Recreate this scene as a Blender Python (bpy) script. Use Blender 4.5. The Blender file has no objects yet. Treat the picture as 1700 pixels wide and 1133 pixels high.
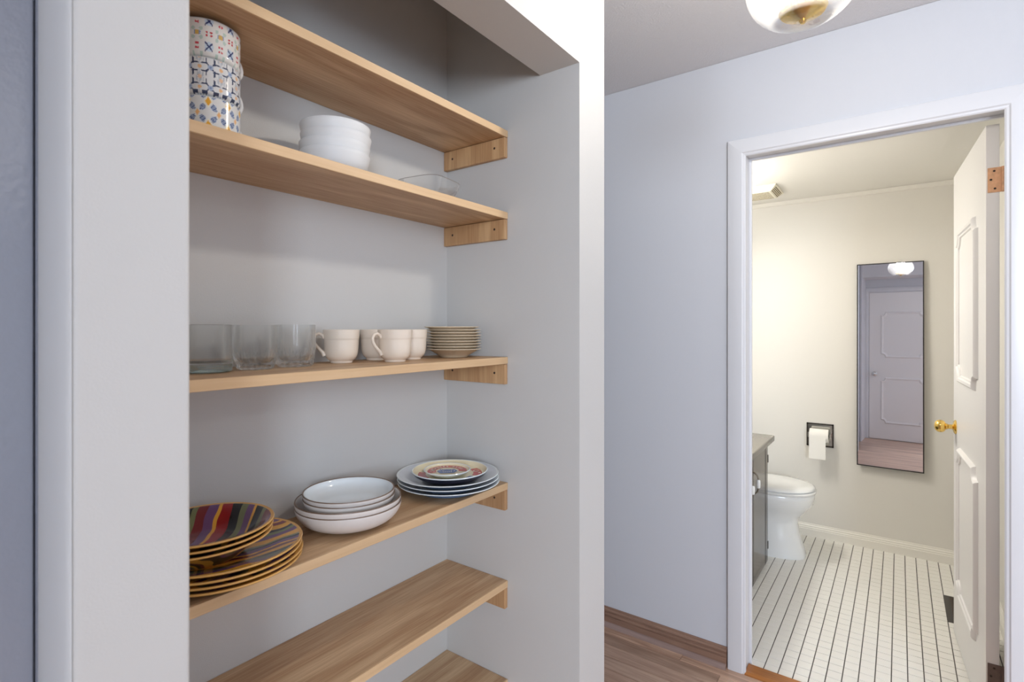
import bpy, bmesh, math, random
from mathutils import Vector, Matrix, Euler
random.seed(7)
S = bpy.context.scene
C = S.collection
PI = math.pi

# ------------------------------------------------------------------ camera, light, exposure
YAW = math.atan(643/877.7)
cam = bpy.data.cameras.new('camera'); camo = bpy.data.objects.new('camera', cam); C.objects.link(camo)
camo.location = (0, 0, 1.357); camo.rotation_euler = (PI/2, 0, YAW-PI/2)
cam.sensor_width = 36; cam.lens = 877.7/1700*36; cam.shift_y = -21.5/1700
cam.clip_start = 0.02
cam.dof.use_dof = True; cam.dof.focus_distance = 1.7; cam.dof.aperture_fstop = 6.3
S.camera = camo

S.view_settings.view_transform = 'Standard'; S.view_settings.look = 'None'
S.view_settings.gamma = 1.0; S.view_settings.exposure = 0.3
S.view_settings.use_curve_mapping = False
S.cycles.use_denoising = True
S.cycles.max_bounces = 24; S.cycles.diffuse_bounces = 6; S.cycles.glossy_bounces = 10
S.cycles.transmission_bounces = 24; S.cycles.transparent_max_bounces = 16
S.cycles.sample_clamp_indirect = 6.0
S.cycles.caustics_refractive = False; S.cycles.caustics_reflective = False

w = bpy.data.worlds.new('world'); S.world = w; w.use_nodes = True
w.node_tree.nodes['Background'].inputs[0].default_value = (0.75, 0.85, 1.0, 1)
w.node_tree.nodes['Background'].inputs[1].default_value = 0.6

def light(name, kind, loc, power, col, size=0.1, size_y=None, rot=(0, 0, 0)):
    l = bpy.data.lights.new(name, kind); l.energy = power; l.color = col
    if kind == 'AREA':
        l.size = size
        if size_y: l.shape = 'RECTANGLE'; l.size_y = size_y
        else: l.shape = 'DISK'
    else: l.shadow_soft_size = size
    o = bpy.data.objects.new(name, l); C.objects.link(o); o.location = loc; o.rotation_euler = rot
    return o
GLOBE = (1.224, 0.159, 2.065)
light('globe_lamp', 'POINT', (GLOBE[0], GLOBE[1], GLOBE[2]+0.03), 14.5, (1.0, 0.93, 0.84), 0.035)
light('kitchen_lamp', 'AREA', (0.58, -1.9, 2.27), 8, (1.0, 0.96, 0.90), 0.5)
light('window_light', 'AREA', (-2.1, -2.0, 1.66), 116, (0.77, 0.865, 1.0), 1.0, 1.3, (0, -PI/2, 0))
light('south_fill_light', 'AREA', (0.9, -3.4, 1.2), 3, (0.86, 0.92, 1.0), 1.6, 1.3, (PI/2, 0, 0))  # weak daylight fill added behind the camera to lift the niche
light('vanity_lamp', 'AREA', (2.95, 0.98, 1.97), 8, (1.0, 0.965, 0.90), 0.4, 0.12, (0, PI, 0))
light('vanity_lamp_low', 'AREA', (2.95, 0.96, 1.93), 8.5, (1.0, 0.965, 0.90), 0.4, 0.12, (-0.5, 0, 0))

# ------------------------------------------------------------------ materials
def new_mat(name):
    m = bpy.data.materials.new(name); m.use_nodes = True
    nt = m.node_tree; b = nt.nodes['Principled BSDF']
    return m, nt, b
def rgb(r, g, b):
    f = lambda c: (c/255/12.92) if c/255 <= 0.04045 else ((c/255+0.055)/1.055)**2.4
    return (f(r), f(g), f(b), 1)
def pbr(name, col, rough=0.5, metal=0.0, spec=0.5, bump=0, bscale=200, coat=0, var=0, vscale=3):
    m, nt, b = new_mat(name)
    b.inputs['Base Color'].default_value = col; b.inputs['Roughness'].default_value = rough
    b.inputs['Metallic'].default_value = metal; b.inputs['Specular IOR Level'].default_value = spec
    b.inputs['Coat Weight'].default_value = coat
    tc = nt.nodes.new('ShaderNodeTexCoord')
    if bump:
        n = nt.nodes.new('ShaderNodeTexNoise'); n.inputs['Scale'].default_value = bscale
        n.inputs['Detail'].default_value = 3
        nt.links.new(tc.outputs['Object'], n.inputs['Vector'])
        bp = nt.nodes.new('ShaderNodeBump'); bp.inputs['Strength'].default_value = bump; bp.inputs['Distance'].default_value = 0.002
        nt.links.new(n.outputs['Fac'], bp.inputs['Height']); nt.links.new(bp.outputs['Normal'], b.inputs['Normal'])
    if var:
        n2 = nt.nodes.new('ShaderNodeTexNoise'); n2.inputs['Scale'].default_value = vscale; n2.inputs['Detail'].default_value = 4
        nt.links.new(tc.outputs['Object'], n2.inputs['Vector'])
        mx = nt.nodes.new('ShaderNodeMix'); mx.data_type = 'RGBA'
        mx.inputs['A'].default_value = tuple(max(0, c*(1-var)) for c in col[:3])+(1,)
        mx.inputs['B'].default_value = tuple(min(1, c*(1+var)) for c in col[:3])+(1,)
        nt.links.new(n2.outputs['Fac'], mx.inputs['Factor']); nt.links.new(mx.outputs['Result'], b.inputs['Base Color'])
    return m
def wood(name, light_c, dark_c, axis='X', scale=1.0, rough=0.45, contrast=1.0, object_random=True, vary=0.22):
    """grain that runs along the axis: stretched rings plus fine pores"""
    m, nt, b = new_mat(name)
    b.inputs['Roughness'].default_value = rough
    tc = nt.nodes.new('ShaderNodeTexCoord'); mp = nt.nodes.new('ShaderNodeMapping')
    oi = nt.nodes.new('ShaderNodeObjectInfo')
    ad = nt.nodes.new('ShaderNodeVectorMath'); ad.operation = 'ADD'
    mu = nt.nodes.new('ShaderNodeMath'); mu.operation = 'MULTIPLY'; mu.inputs[1].default_value = 7.0
    nt.links.new(oi.outputs['Random'], mu.inputs[0])
    nt.links.new(tc.outputs['Object'], ad.inputs[0]); nt.links.new(mu.outputs[0], ad.inputs[1])
    nt.links.new(ad.outputs[0], mp.inputs['Vector'])
    sc = [9*scale]*3; sc['XYZ'.index(axis)] = 1.0*scale; mp.inputs['Scale'].default_value = sc
    n1 = nt.nodes.new('ShaderNodeTexNoise'); n1.inputs['Scale'].default_value = 1.4; n1.inputs['Detail'].default_value = 2; n1.inputs['Distortion'].default_value = 0.5
    nt.links.new(mp.outputs[0], n1.inputs['Vector'])
    m2 = nt.nodes.new('ShaderNodeMath'); m2.operation = 'MULTIPLY'; m2.inputs[1].default_value = 16
    nt.links.new(n1.outputs['Fac'], m2.inputs[0])
    si = nt.nodes.new('ShaderNodeMath'); si.operation = 'SINE'; nt.links.new(m2.outputs[0], si.inputs[0])
    mp2 = nt.nodes.new('ShaderNodeMapping'); sc2 = [260*scale]*3; sc2['XYZ'.index(axis)] = 9*scale; mp2.inputs['Scale'].default_value = sc2
    nt.links.new(ad.outputs[0], mp2.inputs['Vector'])
    n2 = nt.nodes.new('ShaderNodeTexNoise'); n2.inputs['Scale'].default_value = 1; n2.inputs['Detail'].default_value = 3
    nt.links.new(mp2.outputs[0], n2.inputs['Vector'])
    a1 = nt.nodes.new('ShaderNodeMath'); a1.operation = 'MULTIPLY_ADD'; a1.inputs[1].default_value = 0.22*contrast; a1.inputs[2].default_value = 0.45
    nt.links.new(si.outputs[0], a1.inputs[0])
    a2 = nt.nodes.new('ShaderNodeMath'); a2.operation = 'MULTIPLY_ADD'; a2.inputs[1].default_value = 0.9*contrast
    sb = nt.nodes.new('ShaderNodeMath'); sb.operation = 'SUBTRACT'; sb.inputs[1].default_value = 0.5
    nt.links.new(n2.outputs['Fac'], sb.inputs[0]); nt.links.new(sb.outputs[0], a2.inputs[0]); nt.links.new(a1.outputs[0], a2.inputs[2])
    mx = nt.nodes.new('ShaderNodeMix'); mx.data_type = 'RGBA'; mx.clamp_factor = True
    mx.inputs['A'].default_value = light_c; mx.inputs['B'].default_value = dark_c
    nt.links.new(a2.outputs[0], mx.inputs['Factor'])
    hs = nt.nodes.new('ShaderNodeHueSaturation')
    vr = nt.nodes.new('ShaderNodeMath'); vr.operation = 'MULTIPLY_ADD'; vr.inputs[1].default_value = vary if object_random else 0.0; vr.inputs[2].default_value = 1-vary/2 if object_random else 1.0
    nt.links.new(oi.outputs['Random'], vr.inputs[0]); nt.links.new(vr.outputs[0], hs.inputs['Value'])
    nt.links.new(mx.outputs['Result'], hs.inputs['Color']); nt.links.new(hs.outputs['Color'], b.inputs['Base Color'])
    bp = nt.nodes.new('ShaderNodeBump'); bp.inputs['Strength'].default_value = 0.12; bp.inputs['Distance'].default_value = 0.001
    nt.links.new(n2.outputs['Fac'], bp.inputs['Height']); nt.links.new(bp.outputs['Normal'], b.inputs['Normal'])
    return m
def attr_mat(name, rough=0.12, coat=0.3):
    m, nt, b = new_mat(name); b.inputs['Roughness'].default_value = rough; b.inputs['Coat Weight'].default_value = coat
    a = nt.nodes.new('ShaderNodeAttribute'); a.attribute_name = 'Col'
    nt.links.new(a.outputs['Color'], b.inputs['Base Color'])
    return m
def glass_mat(name, tint=(1, 1, 1, 1), ior=1.45, clear=0.0, rough=0.0):
    """refracting glass; clear = share of straight see-through for thin walls"""
    m, nt, b = new_mat(name); nt.nodes.remove(b)
    out = nt.nodes['Material Output']
    g = nt.nodes.new('ShaderNodeBsdfGlass'); g.inputs['IOR'].default_value = ior; g.inputs['Color'].default_value = tint; g.inputs['Roughness'].default_value = rough
    t = nt.nodes.new('ShaderNodeBsdfTransparent'); t.inputs['Color'].default_value = tint
    lw = nt.nodes.new('ShaderNodeLayerWeight'); lw.inputs['Blend'].default_value = 0.35
    ma = nt.nodes.new('ShaderNodeMath'); ma.operation = 'MULTIPLY_ADD'; ma.use_clamp = True; ma.inputs[1].default_value = -clear*1.3; ma.inputs[2].default_value = clear
    nt.links.new(lw.outputs['Facing'], ma.inputs[0])
    mx = nt.nodes.new('ShaderNodeMixShader'); nt.links.new(ma.outputs[0], mx.inputs[0])
    nt.links.new(g.outputs[0], mx.inputs[1]); nt.links.new(t.outputs[0], mx.inputs[2]); nt.links.new(mx.outputs[0], out.inputs['Surface'])
    return m
def thin_glass(name, haze=0.12):
    m, nt, b = new_mat(name); nt.nodes.remove(b)
    out = nt.nodes['Material Output']
    lw = nt.nodes.new('ShaderNodeLayerWeight'); lw.inputs['Blend'].default_value = 0.25
    tr = nt.nodes.new('ShaderNodeBsdfTransparent'); tr.inputs['Color'].default_value = (0.97, 0.98, 0.98, 1)
    gl = nt.nodes.new('ShaderNodeBsdfGlossy'); gl.inputs['Roughness'].default_value = 0.05
    tl = nt.nodes.new('ShaderNodeBsdfTranslucent'); tl.inputs['Color'].default_value = (0.95, 0.95, 0.95, 1)
    tc = nt.nodes.new('ShaderNodeTexCoord'); vo = nt.nodes.new('ShaderNodeTexVoronoi'); vo.inputs['Scale'].default_value = 110
    nt.links.new(tc.outputs['Object'], vo.inputs['Vector'])
    bp = nt.nodes.new('ShaderNodeBump'); bp.inputs['Strength'].default_value = 0.25; bp.inputs['Distance'].default_value = 0.002
    nt.links.new(vo.outputs['Distance'], bp.inputs['Height']); nt.links.new(bp.outputs['Normal'], gl.inputs['Normal'])
    m1 = nt.nodes.new('ShaderNodeMixShader'); m1.inputs[0].default_value = haze
    nt.links.new(tr.outputs[0], m1.inputs[1]); nt.links.new(tl.outputs[0], m1.inputs[2])
    ma = nt.nodes.new('ShaderNodeMath'); ma.operation = 'MULTIPLY_ADD'; ma.inputs[1].default_value = 0.55; ma.inputs[2].default_value = 0.03
    nt.links.new(lw.outputs['Facing'], ma.inputs[0])
    m2 = nt.nodes.new('ShaderNodeMixShader'); nt.links.new(ma.outputs[0], m2.inputs[0])
    nt.links.new(m1.outputs[0], m2.inputs[1]); nt.links.new(gl.outputs[0], m2.inputs[2]); nt.links.new(m2.outputs[0], out.inputs['Surface'])
    return m
def emit(name, col, strength):
    m, nt, b = new_mat(name)
    b.inputs['Emission Color'].default_value = col; b.inputs['Emission Strength'].default_value = strength
    return m
def stripes(name, freq, cols, direction=(1, 0), warp=0.35, rough=0.15):
    """painted bands across a plate: constant ramp over a wobbling coordinate of the plate itself"""
    m, nt, b = new_mat(name); b.inputs['Roughness'].default_value = rough; b.inputs['Coat Weight'].default_value = 0.3
    tc = nt.nodes.new('ShaderNodeTexCoord')
    n = nt.nodes.new('ShaderNodeTexNoise'); n.inputs['Scale'].default_value = 14; n.inputs['Detail'].default_value = 1
    nt.links.new(tc.outputs['Object'], n.inputs['Vector'])
    dt = nt.nodes.new('ShaderNodeVectorMath'); dt.operation = 'DOT_PRODUCT'; dt.inputs[1].default_value = (direction[0], direction[1], 0)
    nt.links.new(tc.outputs['Object'], dt.inputs[0])
    m1 = nt.nodes.new('ShaderNodeMath'); m1.operation = 'MULTIPLY'; m1.inputs[1].default_value = freq; nt.links.new(dt.outputs['Value'], m1.inputs[0])
    m2 = nt.nodes.new('ShaderNodeMath'); m2.operation = 'MULTIPLY_ADD'; m2.inputs[1].default_value = warp; nt.links.new(n.outputs['Fac'], m2.inputs[0]); nt.links.new(m1.outputs[0], m2.inputs[2])
    fr = nt.nodes.new('ShaderNodeMath'); fr.operation = 'FRACT'; nt.links.new(m2.outputs[0], fr.inputs[0])
    cr = nt.nodes.new('ShaderNodeValToRGB'); cr.color_ramp.interpolation = 'CONSTANT'
    el = cr.color_ramp.elements
    while len(el) > 1: el.remove(el[0])
    el[0].position = 0; el[0].color = cols[0][1]
    for p, c in cols[1:]:
        e = el.new(p); e.color = c
    nt.links.new(fr.outputs[0], cr.inputs[0]); nt.links.new(cr.outputs[0], b.inputs['Base Color'])
    return m

M = {}
M['niche'] = pbr('niche_paint', rgb(199, 198, 195), 0.55, bump=0.12, bscale=420)
M['wall'] = pbr('wall_paint', rgb(214, 214, 216), 0.6, bump=0.15, bscale=350)
M['hallwall'] = pbr('hall_wall_paint', rgb(204, 206, 211), 0.55, bump=0.15, bscale=350)
M['bathwall'] = pbr('bathroom_wall_paint', rgb(224, 221, 214), 0.55, bump=0.15, bscale=300)
M['ceiling'] = pbr('ceiling_stipple', rgb(222, 222, 224), 0.9, bump=1.0, bscale=160)
M['bathceil'] = pbr('bathroom_ceiling_paint', rgb(238, 236, 230), 0.7, bump=0.1, bscale=200)
M['trim'] = pbr('white_trim_paint', rgb(218, 219, 222), 0.32, bump=0.05, bscale=300)
M['cream'] = pbr('cream_trim_paint', rgb(234, 231, 223), 0.35)
M['door'] = pbr('white_door_paint', rgb(236, 234, 232), 0.35)
M['greydoor'] = pbr('grey_door_gloss', rgb(140, 144, 155), 0.26, bump=0.3, bscale=120)
M['bead'] = pbr('corner_paint', rgb(226, 226, 224), 0.35)
M['jamb'] = pbr('jamb_paint', rgb(200, 200, 204), 0.3)
M['oak'] = wood('oak_shelf', rgb(212, 182, 144), rgb(166, 128, 92), 'X', 1.0, 0.5, 1.35)
M['oakend'] = wood('oak_cleat', rgb(208, 172, 128), rgb(160, 118, 78), 'Z', 1.0, 0.5)
M['oakedge'] = wood('oak_edge', rgb(222, 192, 152), rgb(196, 160, 118), 'X', 1.0, 0.5, 0.6)
M['hole'] = pbr('dark_screw', rgb(60, 42, 30), 0.6)
M['plank'] = wood('hall_floor_oak', rgb(222, 188, 162), rgb(150, 116, 96), 'Y', 0.8, 0.3, 1.2, True, 0.42)
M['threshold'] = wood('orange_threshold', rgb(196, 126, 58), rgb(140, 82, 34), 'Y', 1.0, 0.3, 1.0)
M['base'] = wood('baseboard_wood', rgb(164, 132, 112), rgb(112, 84, 70), 'Y', 1.0, 0.35, 0.8)
M['gap'] = pbr('dark_gap', rgb(50, 40, 34), 0.8)
M['tile'] = pbr('floor_tile', rgb(238, 236, 230), 0.22, bump=0.03, bscale=60)
M['grout'] = pbr('dark_grout', rgb(78, 74, 70), 0.8, bump=0.3, bscale=300)
M['white'] = pbr('white_porcelain', rgb(232, 233, 232), 0.12, coat=0.3)
M['matt_white'] = pbr('white_bowl_glaze', rgb(222, 223, 222), 0.5)
M['cream_c'] = pbr('cream_glaze', rgb(230, 217, 200), 0.22, coat=0.25, var=0.04, vscale=20)
M['cream_s'] = pbr('cream_saucer_glaze', rgb(226, 214, 192), 0.22, coat=0.25)
M['saucer_under'] = pbr('saucer_underside', rgb(196, 176, 148), 0.4)
M['brownrim'] = pbr('brown_rim', rgb(112, 90, 72), 0.4)
M['speck'] = pbr('pale_grey_glaze', rgb(214, 209, 204), 0.3, var=0.05, vscale=60)
M['whiteglaze'] = pbr('blue_white_glaze', rgb(222, 230, 234), 0.12, coat=0.4)
M['pale_plate'] = pbr('pale_plate_glaze', rgb(212, 218, 226), 0.15, coat=0.3)
M['pale_rim'] = pbr('pale_plate_rim', rgb(224, 232, 234), 0.15, coat=0.3)
M['plate_under'] = pbr('plate_underside_reflection', rgb(96, 112, 134), 0.3)  # dark blue reflection under the pale plates, painted in as base colour
M['navy'] = pbr('navy_glaze', rgb(28, 30, 48), 0.12, coat=0.4)
M['brass'] = pbr('polished_brass', rgb(232, 196, 110), 0.16, 1.0)
M['brass2'] = pbr('satin_brass', rgb(206, 178, 112), 0.28, 1.0)
M['chrome'] = pbr('chrome', rgb(215, 215, 212), 0.12, 1.0)
M['chromedark'] = pbr('dark_chrome', rgb(92, 88, 84), 0.25, 1.0)
M['pewter'] = pbr('pewter', rgb(120, 112, 100), 0.3, 1.0)
M['hinge'] = pbr('rusted_hinge', rgb(222, 172, 132), 0.55, 0.0, var=0.35, vscale=70)
M['hinge2'] = pbr('dull_hinge', rgb(112, 96, 88), 0.5, 0.4, var=0.3, vscale=80)
M['vanity'] = wood('vanity_wood', rgb(104, 95, 85), rgb(72, 63, 55), 'Z', 1.0, 0.16, 0.6, False)
M['counter'] = pbr('stone_counter', rgb(124, 119, 110), 0.25, var=0.05, vscale=30)
M['black'] = pbr('black_frame', rgb(30, 26, 26), 0.4)
M['mirror'] = pbr('mirror_silver', (0.80, 0.82, 0.88, 1), 0.0, 1.0)
M['paper'] = pbr('toilet_paper', rgb(238, 236, 230), 0.9, bump=0.1, bscale=250)
M['vent'] = pbr('cream_grille', rgb(240, 235, 216), 0.5)
M['ventdark'] = pbr('grille_slots', rgb(130, 112, 74), 0.8)
M['register'] = pbr('brown_register', rgb(72, 60, 50), 0.5, 0.3)
M['glass'] = glass_mat('tumbler_glass', (0.985, 0.99, 0.99, 1), 1.45, 0.88)
M['glassbase'] = glass_mat('thick_glass', (0.88, 0.94, 0.94, 1), 1.5, 0.45)
M['dishglass'] = glass_mat('dish_glass', (0.98, 0.98, 0.98, 1), 1.4, 0.8)
M['shade'] = thin_glass('globe_glass', 0.05)
M['bulb'] = emit('bulb_glow', (1.0, 0.93, 0.80, 1), 14)
M['pattern'] = attr_mat('patterned_glaze')
M['red'] = pbr('printed_red', rgb(190, 52, 48), 0.2, coat=0.3)
M['blue'] = pbr('printed_blue', rgb(66, 98, 158), 0.2, coat=0.3)
M['green'] = pbr('printed_green', rgb(92, 104, 70), 0.25)
M['ivory'] = pbr('printed_ivory', rgb(232, 222, 190), 0.2, coat=0.3)
M['letter'] = pbr('printed_white', rgb(244, 238, 224), 0.25)
YEL, RED, BLK, OLV, PUR, MAR = rgb(216, 158, 62), rgb(140, 26, 32), rgb(24, 26, 32), rgb(112, 116, 84), rgb(104, 72, 112), rgb(112, 44, 50)
M['stripe_a'] = stripes('striped_bowl_glaze', 8.3, [(0, YEL), (.045, RED), (.19, BLK), (.32, OLV), (.42, PUR), (.53, YEL), (.57, BLK), (.69, OLV), (.76, MAR), (.88, PUR)], (0.72, -0.69), 0.16)
M['stripe_b'] = stripes('striped_plate_glaze', 9.0, [(0, YEL), (.15, PUR), (.27, OLV), (.37, BLK), (.46, YEL), (.60, MAR), (.70, YEL), (.75, PUR), (.86, BLK), (.93, OLV)], (0.35, 0.94), 0.35)
M['lip'] = pbr('ochre_lip', rgb(204, 156, 84), 0.3, var=0.12, vscale=30)
M['under'] = stripes('blotched_underside', 9, [(0, BLK), (.25, YEL), (.45, MAR), (.55, BLK), (.68, YEL), (.80, OLV), (.88, PUR)], (0.8, 0.6), 2.0, 0.4)

# ------------------------------------------------------------------ mesh helpers
ORG = {}
class MB:
    def __init__(s): s.v = []; s.f = []; s.m = []
    def add(s, vs, fs, mi=0):
        n = len(s.v); s.v += [tuple(v) for v in vs]; s.f += [tuple(i+n for i in f) for f in fs]
        s.m += (list(mi) if isinstance(mi, (list, tuple)) else [mi]*len(fs)); return s
    def box(s, x0, x1, y0, y1, z0, z1, mi=0):
        vs = [(x, y, z) for x in (x0, x1) for y in (y0, y1) for z in (z0, z1)]
        return s.add(vs, [(0, 1, 3, 2), (4, 6, 7, 5), (0, 4, 5, 1), (2, 3, 7, 6), (0, 2, 6, 4), (1, 5, 7, 3)], mi)
    def prism(s, prof, a, b, axis, mi=0, mitre=(0, 0)):
        """profile of (p, q) pairs swept from a to b along the axis"""
        def pt(p, q, t):
            return {'X': (t, p, q), 'Y': (p, t, q), 'Z': (p, q, t)}[axis]
        n = len(prof)
        vs = [pt(p, q, a) for p, q in prof]+[pt(p, q, b) for p, q in prof]
        fs = [(i, (i+1) % n, n+(i+1) % n, n+i) for i in range(n)]+[tuple(range(n)), tuple(range(2*n-1, n-1, -1))]
        return s.add(vs, fs, mi)
    def lathe(s, prof, seg=48, c=(0, 0, 0), mi=None, axis='Z', a0=0):
        vs = []; fs = []; ms = []; idx = []
        for (r, z) in prof:
            if r < 1e-6: idx.append([len(vs)]*seg); vs.append((0, 0, z))
            else:
                idx.append(list(range(len(vs), len(vs)+seg)))
                for k in range(seg):
                    a = a0+2*PI*k/seg; vs.append((r*math.cos(a), r*math.sin(a), z))
        for j in range(len(prof)-1):
            for k in range(seg):
                q = [idx[j][k], idx[j][(k+1) % seg], idx[j+1][(k+1) % seg], idx[j+1][k]]
                q = [x for n_, x in enumerate(q) if x not in q[:n_]]
                if len(q) >= 3: fs.append(tuple(q)); ms.append(mi[j] if isinstance(mi, (list, tuple)) else (mi or 0))
        if axis == 'X': vs = [(z, x, y) for x, y, z in vs]
        if axis == 'Y': vs = [(x, z, -y) for x, y, z in vs]
        vs = [(x+c[0], y+c[1], z+c[2]) for x, y, z in vs]
        return s.add(vs, fs, ms)
    def tube(s, path, r, seg=10, mi=0, ref=(0, 0, 1)):
        path = [Vector(p) for p in path]; rs = r if isinstance(r, (list, tuple)) else [r]*len(path)
        vs = []; ref = Vector(ref)
        for i, p in enumerate(path):
            t = (path[min(i+1, len(path)-1)]-path[max(i-1, 0)]).normalized()
            u = t.cross(ref)
            if u.length < 1e-3: u = t.cross(Vector((1, 0, 0)))
            u.normalize(); v = t.cross(u)
            for k in range(seg):
                a = 2*PI*k/seg; vs.append(p+(u*math.cos(a)+v*math.sin(a))*rs[i])
        fs = [(i*seg+k, i*seg+(k+1) % seg, (i+1)*seg+(k+1) % seg, (i+1)*seg+k) for i in range(len(path)-1) for k in range(seg)]
        fs += [tuple(range(seg-1, -1, -1)), tuple(range((len(path)-1)*seg, len(path)*seg))]
        return s.add(vs, fs, mi)
    def build(s, name, mats, parent=None, smooth=0, bevel=0, org=None, bseg=2, keep=False):
        if org is None: org = ORG.get(parent.name, (0, 0, 0)) if parent is not None else (0, 0, 0)
        me = bpy.data.meshes.new(name)
        me.from_pydata([(x-org[0], y-org[1], z-org[2]) for x, y, z in s.v], [], s.f)
        for mt in (mats if isinstance(mats, (list, tuple)) else [mats]): me.materials.append(mt)
        me.polygons.foreach_set('material_index', s.m)
        bm = bmesh.new(); bm.from_mesh(me)
        if not keep: bmesh.ops.recalc_face_normals(bm, faces=bm.faces)
        if bevel:
            es = [e for e in bm.edges if len(e.link_faces) == 2 and e.calc_face_angle(0) > 0.5]
            bmesh.ops.bevel(bm, geom=es, offset=bevel, segments=bseg, affect='EDGES', profile=0.6)
        bm.to_mesh(me); bm.free()
        if smooth:
            me.polygons.foreach_set('use_smooth', [True]*len(me.polygons)); me.set_sharp_from_angle(angle=math.radians(smooth))
        o = bpy.data.objects.new(name, me); C.objects.link(o)
        if parent is not None: o.parent = parent
        ORG[o.name] = org
        return o
def thing(name, label, cat, loc=(0, 0, 0), rz=0, group=None):
    o = bpy.data.objects.new(name, None); C.objects.link(o); o.location = loc; o.rotation_euler = (0, 0, rz)
    o.empty_display_size = 0.05
    o['label'] = label; o['category'] = cat
    if group: o['group'] = group
    ORG[o.name] = tuple(loc) if rz == 0 else (0, 0, 0)
    return o
def tag(o, label, cat, group=None):
    o['label'] = label; o['category'] = cat
    if group: o['group'] = group
    return o
def struct(o, label=None):
    o['kind'] = 'structure'
    if label: o['label'] = label
    return o
def copy_tree(o, loc=None, rz=None, label=None, group=None, parent=None):
    c = o.copy(); C.objects.link(c); ORG[c.name] = ORG.get(o.name, (0, 0, 0))
    if parent is not None: c.parent = parent; c.matrix_parent_inverse = Matrix()
    if loc is not None: c.location = loc
    if rz is not None: c.rotation_euler = (0, 0, rz)
    if label: c['label'] = label
    if group: c['group'] = group
    for ch in list(o.children): copy_tree(ch, parent=c)
    return c

# ------------------------------------------------------------------ key dimensions (metres)
XR, XL = 1.1473, 0.263            # niche side walls
YF, YH, YB = 0.6348, 0.7497, 1.0789   # wall front, header back, niche back wall
XE = 1.2823                        # outer end of the niche wall
YS = 0.8536                        # shelf front edge
XD, XD2 = 2.22, 2.335              # hall side and bathroom side of the door wall
XB = 3.94                          # bathroom end wall
ZC, ZB = 2.43, 2.205               # hall and bathroom ceilings
OY0, OY1, OZ = -0.276, 0.490, 2.042   # doorway

# ------------------------------------------------------------------ structure
def wallbox(name, mat, *boxes, label=None, bevel=0):
    m = MB()
    for b in boxes: m.box(*b)
    return struct(m.build(name, mat, bevel=bevel), label)
fl = struct(MB().box(-2.3, XD, -3.5, 2.6, -0.06, -0.012).build('floor', M['gap']), 'hall floor of narrow brown oak boards')
wallbox('ceiling', M['ceiling'], (-2.3, XD+0.02, -3.5, 2.6, ZC, ZC+0.05), label='stippled white hall ceiling')
wallbox('ceiling_soffit', M['ceiling'], (-1.09, -0.75, -3.5, 1.9, 2.215, ZC-0.001), label='dropped grey strip of ceiling above the closed hall door')
# niche: front stubs, header, sides, back
wallbox('wall_niche_header', M['niche'], (XL, XR, YF, YH, 2.0112, ZC-0.001), label='boxed header above the shelf niche')
wallbox('wall_niche_right', M['niche'], (XR, XE, YF, YB+0.1, 0, ZC-0.001), label='grey end wall on the right of the shelf niche')
m = MB().box(0.1585, XL, YF, YB+0.1, 0, ZC-0.001)
struct(m.build('wall_niche_left', M['niche'], bevel=0.006, bseg=4, smooth=40), 'grey wall stub on the left of the shelf niche')
wallbox('wall_niche_back', M['niche'], (XL, XR, YB, YB+0.1, 0, ZC-0.001), label='grey back wall behind the shelves')
# hall end beyond the niche and room shell behind the camera
wallbox('wall_hall_end', M['hallwall'], (-2.3, XD, 2.5, 2.6, 0, ZC-0.001))
wallbox('wall_hall_west', M['hallwall'], (-1.19, -1.09, -0.75, 2.5, 0, ZC-0.001))
wallbox('wall_kitchen_west', M['hallwall'], (-2.3, -2.2, -3.5, -1.35, 0, 0.85), (-2.3, -2.2, -3.5, -1.35, 2.2, ZC-0.001), (-2.3, -2.2, -1.35, 2.5, 0, ZC-0.001), (-2.3, -2.2, -3.5, -2.7, 0.85, 2.2), (-2.2, -1.19, -0.85, -0.75, 0, ZC-0.001))
wallbox('wall_kitchen_south', M['hallwall'], (-2.3, XD, -3.6, -3.5, 0, 0.8), (-2.3, XD, -3.6, -3.5, 2.2, ZC-0.001), (-2.3, 0.1, -3.6, -3.5, 0.8, 2.2), (1.7, XD, -3.6, -3.5, 0.8, 2.2))
# door wall with the bathroom doorway
wallbox('wall_hall_right', M['hallwall'],
        (XD, XD2, OY1+0.018, 2.6, 0, ZC-0.001), (XD, XD2, -3.6, OY0-0.018, 0, ZC-0.001), (XD, XD2, OY0-0.018, OY1+0.018, OZ+0.018, ZC-0.001), label='pale blue-grey hall wall around the bathroom doorway')
wallbox('wall_bathroom_back', M['bathwall'], (XB, XB+0.08, -0.5, 1.2, 0, ZB+0.001), label='warm off-white bathroom wall behind the mirror')
wallbox('wall_bathroom_left', M['bathwall'], (XD2, XB, 1.13, 1.2, 0, ZB+0.001))
wallbox('wall_bathroom_right', M['bathwall'], (XD2, XB, -0.46, -0.38, 0, ZB+0.001))
wallbox('ceiling_bathroom', M['bathceil'], (XD2, XB+0.08, -0.5, 1.2, ZB+0.0012, ZB+0.05), label='white bathroom ceiling')
mm = MB()
mm.prism([(XB, ZB), (XB-0.024, ZB), (XB-0.020, ZB-0.008), (XB-0.008, ZB-0.022), (XB, ZB-0.024)], -0.38, 1.13, 'Y')
struct(mm.build('trim_1', M['cream'], smooth=30), 'thin cream moulding where the bathroom wall meets its ceiling')

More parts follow.
